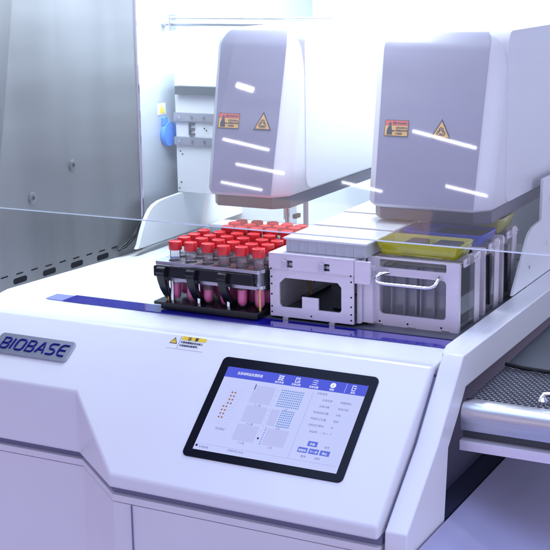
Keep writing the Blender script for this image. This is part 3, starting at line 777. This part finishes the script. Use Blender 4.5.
def tray(y0, y1, z0, z1, mat, name, label, blocks):
    x0, x1 = -.5170, -.4290
    t = thing(name, label, 'tray', ((x0 + x1) / 2, (y0 + y1) / 2, z0))
    b = B()
    # sloped-wall open trough with rim
    w = .0014
    o0 = rrect(x0 + .004, x1 - .004, y0 + .004, y1 - .003, .003, 3); o1 = rrect(x0, x1, y0, y1, .004, 3)
    i1 = rrect(x0 + w, x1 - w, y0 + w, y1 - w, .003, 3); i0 = rrect(x0 + .004 + w, x1 - .004 - w, y0 + .004 + w, y1 - .003 - w, .002, 3)
    L = [[b.verts.new((p[0], p[1], z)) for p in o] for o, z in ((o0, z0), (o1, z1 - .002), (o1, z1), (i1, z1), (i0, z0 + w))]
    for p, q in zip(L, L[1:]):
        for k in range(len(p)): b.faces.new((p[k], p[(k + 1) % len(p)], q[(k + 1) % len(p)], q[k]))
    b.faces.new(L[0][::-1]); b.faces.new(L[-1])
    bmesh.ops.recalc_face_normals(b, faces=b.faces)
    obj('tray_shell', b, mat, t, smooth=True)
    for bx0, bx1 in blocks:
        b = B(); box(b, bx0, bx1, y0 + .008, y1 - .008, z0 + .002, z1 - .0015); obj('black_insert', b, M['black'], t, bevel=.0008)
    return t
tray(1.2075, 1.2560, .0741, .0880, M['yellow'], 'yellow_tray', 'yellow translucent tray nearest the camera, on the front carrier', ((-.492, -.474), (-.462, -.437)))
tray(1.2790, 1.3300, .0753, .0862, M['bluetray'], 'blue_tray', 'bright blue tray with black inserts between two yellow trays', ((-.484, -.434),))
tray(1.3420, 1.3920, .0773, .0925, M['yellow'], 'yellow_tray', 'yellow tray farthest back, half hidden under the right head', ((-.500, -.437),))

# ================================================================== safety cabinet around it
def wallthing():
    w = thing('steel_side_wall', 'brushed stainless steel side wall on the left with slots along its foot', 'wall', (-.95, 1.2, 0))
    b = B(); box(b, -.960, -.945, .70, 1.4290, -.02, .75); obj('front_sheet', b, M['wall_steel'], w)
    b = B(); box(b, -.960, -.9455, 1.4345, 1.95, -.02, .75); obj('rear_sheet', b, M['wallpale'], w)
    b = B(); extr(b, [(-.950, 1.4291), (-.9445, 1.4291), (-.9425, 1.4303), (-.9425, 1.4330), (-.9445, 1.4344), (-.950, 1.4344)], frame((0, 0, 0), (1, 0, 0), (0, 1, 0)), 0, .75)
    obj('trim_strip', b, M['chrome'], w, bevel=.0005)
    wf = (Vector((-.945, 0, 0)), Vector((0, 1, 0)), Vector((0, 0, 1)), Vector((1, 0, 0)))
    for y, z in ((1.2836, .1317), (1.2036, .1044)):
        b = B(); tube(b, [(-.9452, y, z), (-.9436, y, z), (-.9428, y, z)], [.0066, .0066, .0052], 24); bo = obj('bolt', b, M['boltsteel'], w, smooth=True)
        b = B(); extr(b, circ(y, z, .0026, 6), wf, .0023, .0026); obj('bolt_socket', b, M['dark'], bo)
    for y in (1.0634, 1.1184, 1.1734, 1.2284, 1.2834, 1.3384):
        z = .0105 - (y - 1.1734) * .036 + .0035
        b = B(); extr(b, rrect(y - .0125, y + .0125, z - .0034, z + .0034, .0033, 5), wf, 0, .0003); obj('drain_slot', b, M['dark'], w)
    k = 0
    for i in range(-3, 9):
        y = 1.1459 + .02735 * i; z = .0228 - (y - 1.1459) * .036
        b = B(); extr(b, rrect(y - .0062, y + .0062, z - .0008, z + .0008, .0007, 3), wf, 0, .0003); obj('vent_slit', b, M['dark'], w)
    return w
wallthing()
bw = B(); box(bw, -.96, .6, 1.95, 1.97, -.02, .75); tag(obj('steel_back_wall', bw, M['backpaint']), 'pale back wall of the cabinet, washed out by the work lamp', 'wall')
# thin rail high on the back wall
rl = thing('overhead_rail', 'thin metal rods running across behind the top of the left head', 'rail', (-.85, 1.5, .288))
bm = B(); tube(bm, [(-.935, 1.50, .289), (-.700, 1.50, .289)], .0035, 10); obj('rod', bm, M['steel'], rl, smooth=True)
bm = B(); tube(bm, [(-.935, 1.50, .2965), (-.700, 1.50, .2965)], .0016, 8); obj('thin_rod', bm, M['steel'], rl, smooth=True)
bm = B(); box(bm, -.960, -.937, 1.494, 1.506, .2865, .2895); box(bm, -.9330, -.9305, 1.492, 1.508, .280, .302); obj('clamp', bm, M['steel'], rl, bevel=.0006)

# blue disc with cable and its sticker
cd = thing('blue_outlet_cover', 'round blue plastic cover on the wall beside the bracket tower', 'outlet', (-.945, 1.49, .14))
bm = B()
wf2 = (Vector((-.9454, 0, 0)), Vector((0, 1, 0)), Vector((0, 0, 1)), Vector((1, 0, 0)))
extr(bm, circ(1.4985, .1445, .0165, 24), wf2, 0, .007); obj('disc', bm, M['cablue'], cd, bevel=.0012)
bm = B(); extr(bm, rrect(1.486, 1.494, .155, .168, .002, 3), wf2, 0, .006); obj('hinge_tab', bm, M['cablue'], cd, bevel=.0008)
bm = B(); extr(bm, rect(1.478, 1.498, .171, .186), wf2, 0, .0004)
ws = obj('yellow_warning_sticker', bm, M['lblwhite']); tag(ws, 'small sticker with yellow triangle above the blue cover', 'sticker')
bm = B(); extr(bm, [(1.481, .173), (1.495, .173), (1.488, .184)], wf2, .0004, .0008); obj('triangle', bm, M['lblyellow'], ws)
# black cables in the corner of the deck
bm = B(); tube(bm, [(-.9435, 1.372, .0105), (-.940, 1.385, .016), (-.938, 1.400, .026), (-.937, 1.415, .040)], .0013, 8)
tube(bm, [(-.941, 1.368, .0105), (-.938, 1.380, .013), (-.9365, 1.392, .019), (-.936, 1.405, .030)], .0013, 8)
tag(obj('black_cable', bm, M['black'], smooth=True), 'pair of thin black cables in the corner between steel wall and white wing', 'cable')

# sash
A12 = R(12)
su = Vector((1, 0, 0)); sv = Vector((0, math.sin(A12), math.cos(A12)))
SG = (Vector((0, 1.14, .1036)), su, sv, su.cross(sv))
sa = thing('glass_sash', 'clear sliding glass sash hanging across the front with bright lower edge', 'glass sash', (-.65, 1.14, .1036))
bm = B(); o = SG[0]
vs = [bm.verts.new(o + su * a + sv * b) for a, b in ((-.944, .0012), (.35, .0012), (.35, .42), (-.944, .42))]; bm.faces.new(vs)
obj('glass_pane', bm, M['sash'], sa)
bm = B(); extr(bm, rect(-.944, .35, -.0003, .0010), SG, -.003, .003); obj('pane_edge', bm, M['sashedge'], sa)

# grille tray at right
gt = thing('air_grille', 'perforated stainless steel intake grille with rounded front lip, right of the instrument', 'grille', (-.2, 1.16, -.05))
ZG = -.0340
bm = B()
def hexgrid(bm, x0, x1, y0, y1, z, p, r, th):
    nx = int((x1 - x0) / p); ny = int((y1 - y0) / (p * .62))
    py = (y1 - y0) / ny
    for j in range(ny):
        off = (j % 2) * p / 2
        for i in range(nx):
            cx = x0 + (i + .5) * p + off; cy = y0 + (j + .5) * py
            o = [(cx - p / 2, cy - py / 2), (cx, cy - py / 2), (cx + p / 2, cy - py / 2), (cx + p / 2, cy), (cx + p / 2, cy + py / 2), (cx, cy + py / 2), (cx - p / 2, cy + py / 2), (cx - p / 2, cy)]
            q = []
            for k in range(8):
                a = R(225 + 45 * k); q.append((cx + r * 1.15 * math.cos(a), cy + r * .78 * math.sin(a)))
            vo = [bm.verts.new((a, b, z)) for a, b in o]; vi = [bm.verts.new((a, b, z)) for a, b in q]; vd = [bm.verts.new((a, b, z - th)) for a, b in q]
            for k in range(8):
                k2 = (k + 1) % 8
                bm.faces.new((vo[k], vo[k2], vi[k2], vi[k])); bm.faces.new((vi[k], vi[k2], vd[k2], vd[k]))
hexgrid(bm, -.3860, -.18, 1.122, 1.232, ZG, .0064, .0027, .0012)
bmesh.ops.remove_doubles(bm, verts=bm.verts, dist=1e-6)
obj('perforated_sheet', bm, M['darksteel'], gt)
bm = B(); box(bm, -.387, -.06, 1.108, 1.2335, -.0560, -.0480); obj('duct_floor', bm, M['dark'], gt)
bm = B(); L = []
prof = [(1.1215, ZG - .001), (1.1215, ZG), (1.116, ZG), (1.110, ZG - .0012), (1.1055, ZG - .0045), (1.1035, ZG - .0095), (1.1032, -.0480), (1.1050, -.0600), (1.1090, -.0600), (1.1080, -.0480), (1.109, ZG - .009), (1.114, ZG - .003)]
extr(bm, prof, (Vector((0, 0, 0)), Vector((0, 1, 0)), Vector((0, 0, 1)), Vector((1, 0, 0))), -.3868, -.06)
obj('front_lip', bm, M['steel'], gt, smooth=True)
bm = B(); box(bm, -.3872, -.06, 1.112, 1.135, -.0690, -.0605); obj('lip_channel', bm, M['panelgrey'], gt)
bm = B(); box(bm, -.3872, -.06, 1.1020, 1.135, -.0790, -.0692); obj('lower_rail', bm, M['plate'], gt, bevel=.0008)
bm = B(); tube(bm, [(-.322, 1.135, ZG + .002), (-.318, 1.137, ZG + .008), (-.305, 1.14, ZG + .009), (-.285, 1.142, ZG + .004)], .0022, 8)
lathe(bm, [(.005, 0), (.005, .003), (.002, .006), (0, .006)], -.3185, 1.1345, 14, ZG)
tag(obj('grille_catch', bm, M['chrome'], smooth=True), 'small chrome catch lying on the perforated grille', 'catch')
bm = B(); tube(bm, [(-.384, 1.227, -.030), (-.365, 1.225, -.0315), (-.34, 1.221, -.031), (-.31, 1.222, -.029), (-.27, 1.226, -.028), (-.2, 1.23, -.028)], .0022, 8)
tag(obj('black_cable', bm, M['black'], smooth=True), 'black cable lying along the back of the perforated grille', 'cable')
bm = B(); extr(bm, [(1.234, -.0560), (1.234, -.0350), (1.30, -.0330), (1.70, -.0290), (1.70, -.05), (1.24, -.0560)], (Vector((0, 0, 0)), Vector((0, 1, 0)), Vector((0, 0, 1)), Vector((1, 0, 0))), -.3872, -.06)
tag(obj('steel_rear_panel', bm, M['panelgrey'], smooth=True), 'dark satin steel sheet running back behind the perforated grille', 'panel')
# lower ledge
lg = thing('cabinet_ledge', 'wide violet grey metal ledge below the grille at lower right', 'ledge', (-.2, 1.1, -.134))
bm = B(); extr(bm, [(-.3862, -.1345), (.30, -.46), (.30, -.50), (-.3862, -.1500)], (Vector((0, 0, 0)), Vector((1, 0, 0)), Vector((0, 0, 1)), Vector((0, 1, 0))), .30, 1.55); obj('ledge_plate', bm, M['ledge'], lg, bevel=.0012)
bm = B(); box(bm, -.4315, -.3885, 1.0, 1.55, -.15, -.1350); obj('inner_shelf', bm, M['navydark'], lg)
# floor
bm = B(); box(bm, -4, 4, -11, 2.2, -.60, -.56); fl = obj('floor', bm, M['floor']); fl['kind'] = 'structure'

# hall lamps behind the photographer, mirrored in the sash
LAMPS = [((-6.552, -8.841), (-6.188, -9.16)), ((-6.902, -9.802), (-6.455, -10.082)), ((-7.55, -10.671), (-7.139, -10.925)), ((-5.508, -7.132), (-5.415, -7.253)),
         ((-4.312, -8.26), (-3.866, -8.703)), ((-5.855, -10.29), (-5.509, -10.596)), ((-4.636, -10.17), (-4.292, -10.479))]
WHERE = ['mirrored above the lower left of the left head', 'mirrored low and right on the left head', 'mirrored lowest on the left head', 'mirrored short and high on the left head',
         'mirrored across the biohazard triangle of the right head', 'mirrored between the two heads', 'mirrored lowest on the right head']
for (a, b), wh in zip(LAMPS, WHERE):
    bm = B(); rr = .0135 if wh.find('short') < 0 else .024
    tube(bm, [(a[0], a[1], 3.0), (b[0], b[1], 3.0)], rr, 10)
    tag(obj('ceiling_tube_lamp', bm, M['lamp'], smooth=True), 'white hall tube lamp, ' + wh, 'lamp', 'hall tube lamps')

# cabinet work lamp (area light above the deck, then added fills)
def area(name, loc, rot, sx, sy, power, col, label):
    l = bpy.data.lights.new(name, 'AREA'); l.shape = 'RECTANGLE'; l.size = sx; l.size_y = sy; l.energy = power; l.color = col
    o = bpy.data.objects.new(name, l); COL.objects.link(o); o.location = loc; o.rotation_euler = [R(a) for a in rot]
    o['label'] = label; o['category'] = 'lamp'; return o
area('work_lamp', (-.72, 1.66, .43), (-6, 0, 0), .50, .22, 6.0, (.74, .91, 1), 'cabinet work lamp above the rear of the deck')
area('left_fill_light', (-.845, 1.33, .45), (6, 66, 0), .04, .56, 6.0, (.80, .92, 1), 'slim added fill light along the top of the left steel wall')  # added fill, brightens steel wall, wing and tower
area('gap_fill_light', (-.615, 1.42, .44), (-8, 0, 0), .06, .34, 2.4, (.82, .93, 1), 'narrow added fill light above the gap between the two heads')  # added fill to brighten plate boxes and the left head's side
area('sash_veil_light', (-.62, 1.262, .415), (-52, 0, 0), .80, .03, .95, (.86, .93, 1), 'narrow added light washing the top of the glass sash')  # added light aimed at the pane to raise its bright veil
area('hall_softbox', (-.8, .35, 2.4), (12, 0, 0), 2.6, 1.6, 34, (.44, .60, 1), 'soft hall light above and in front of the cabinet')
area('side_fill_light', (2.3, .7, .36), (0, 84, 8), .9, 1.6, 16, (.62, .80, 1), 'soft added fill light to the right of the cabinet')  # added fill for faces turned right: head side, arm, ledge
# glowing panel added far behind the camera; the sash mirrors its warm patch
bm = B(); box(bm, -12.5, -5.85, -13.1, -13.0, 2.98, 3.38)
tag(obj('warm_glow_panel', bm, emit('panel_warm_glow', (1, .66, .55), 2.0)), 'added warm glowing panel far behind the camera, mirrored in the lower sash', 'added light')
# cabinet hood above the sash and its roof
hood = thing('cabinet_hood', 'painted metal hood closing the top of the cabinet above the sash', 'hood', (-.4, 1.4, .6))
bm = B(); box(bm, -.96, .35, 1.17, 1.20, .43, .60); obj('front_panel', bm, M['backpaint'], hood, bevel=.004)
bm = B(); box(bm, -.96, .35, 1.2005, 1.949, .585, .60); obj('roof', bm, M['backpaint'], hood)

# world: lavender hall
w = bpy.data.worlds.new('World'); S.world = w; w.use_nodes = True
nt = w.node_tree; bg = nt.nodes['Background']
tc = nt.nodes.new('ShaderNodeTexCoord'); sx_ = nt.nodes.new('ShaderNodeSeparateXYZ'); rp = nt.nodes.new('ShaderNodeValToRGB')
mr = nt.nodes.new('ShaderNodeMapRange'); mr.inputs[1].default_value = -1; mr.inputs[2].default_value = 1
nt.links.new(tc.outputs['Generated'], sx_.inputs[0]); nt.links.new(sx_.outputs[2], mr.inputs[0]); nt.links.new(mr.outputs[0], rp.inputs[0]); nt.links.new(rp.outputs[0], bg.inputs[0])
el = rp.color_ramp.elements
el[0].position = 0; el[0].color = (.42, .38, .62, 1); el[1].position = 1; el[1].color = (.42, .48, .80, 1)
e = rp.color_ramp.elements.new(.47); e.color = (.70, .60, .84, 1)
e = rp.color_ramp.elements.new(.60); e.color = (.70, .62, .88, 1)
bg.inputs[1].default_value = .95

# camera
cd_ = bpy.data.cameras.new('camera'); cam = bpy.data.objects.new('camera', cd_); COL.objects.link(cam); S.camera = cam
cd_.sensor_width = 36; cd_.lens = 1321.42 / 550 * 36; cd_.clip_start = .05; cd_.clip_end = 60
ya, pa, ra = .48245121, .22927051, -.0153565
f = Vector((-math.sin(ya), math.cos(ya), 0)); r_ = Vector((math.cos(ya), math.sin(ya), 0)); u = Vector((0, 0, 1))
f2 = f * math.cos(pa) - u * math.sin(pa); u2 = u * math.cos(pa) + f * math.sin(pa)
r3 = r_ * math.cos(ra) + u2 * math.sin(ra); u3 = u2 * math.cos(ra) - r_ * math.sin(ra)
mt = Matrix((r3, u3, -f2)).transposed().to_4x4(); mt.translation = (0, 0, .36); cam.matrix_world = mt

S.view_settings.view_transform = 'Standard'; S.view_settings.look = 'None'; S.view_settings.gamma = 1
S.view_settings.use_curve_mapping = False; S.view_settings.exposure = 0
S.cycles.use_denoising = True
S.cycles.max_bounces = 8; S.cycles.transparent_max_bounces = 24; S.cycles.caustics_reflective = False; S.cycles.caustics_refractive = False
S.cycles.sample_clamp_indirect = 4
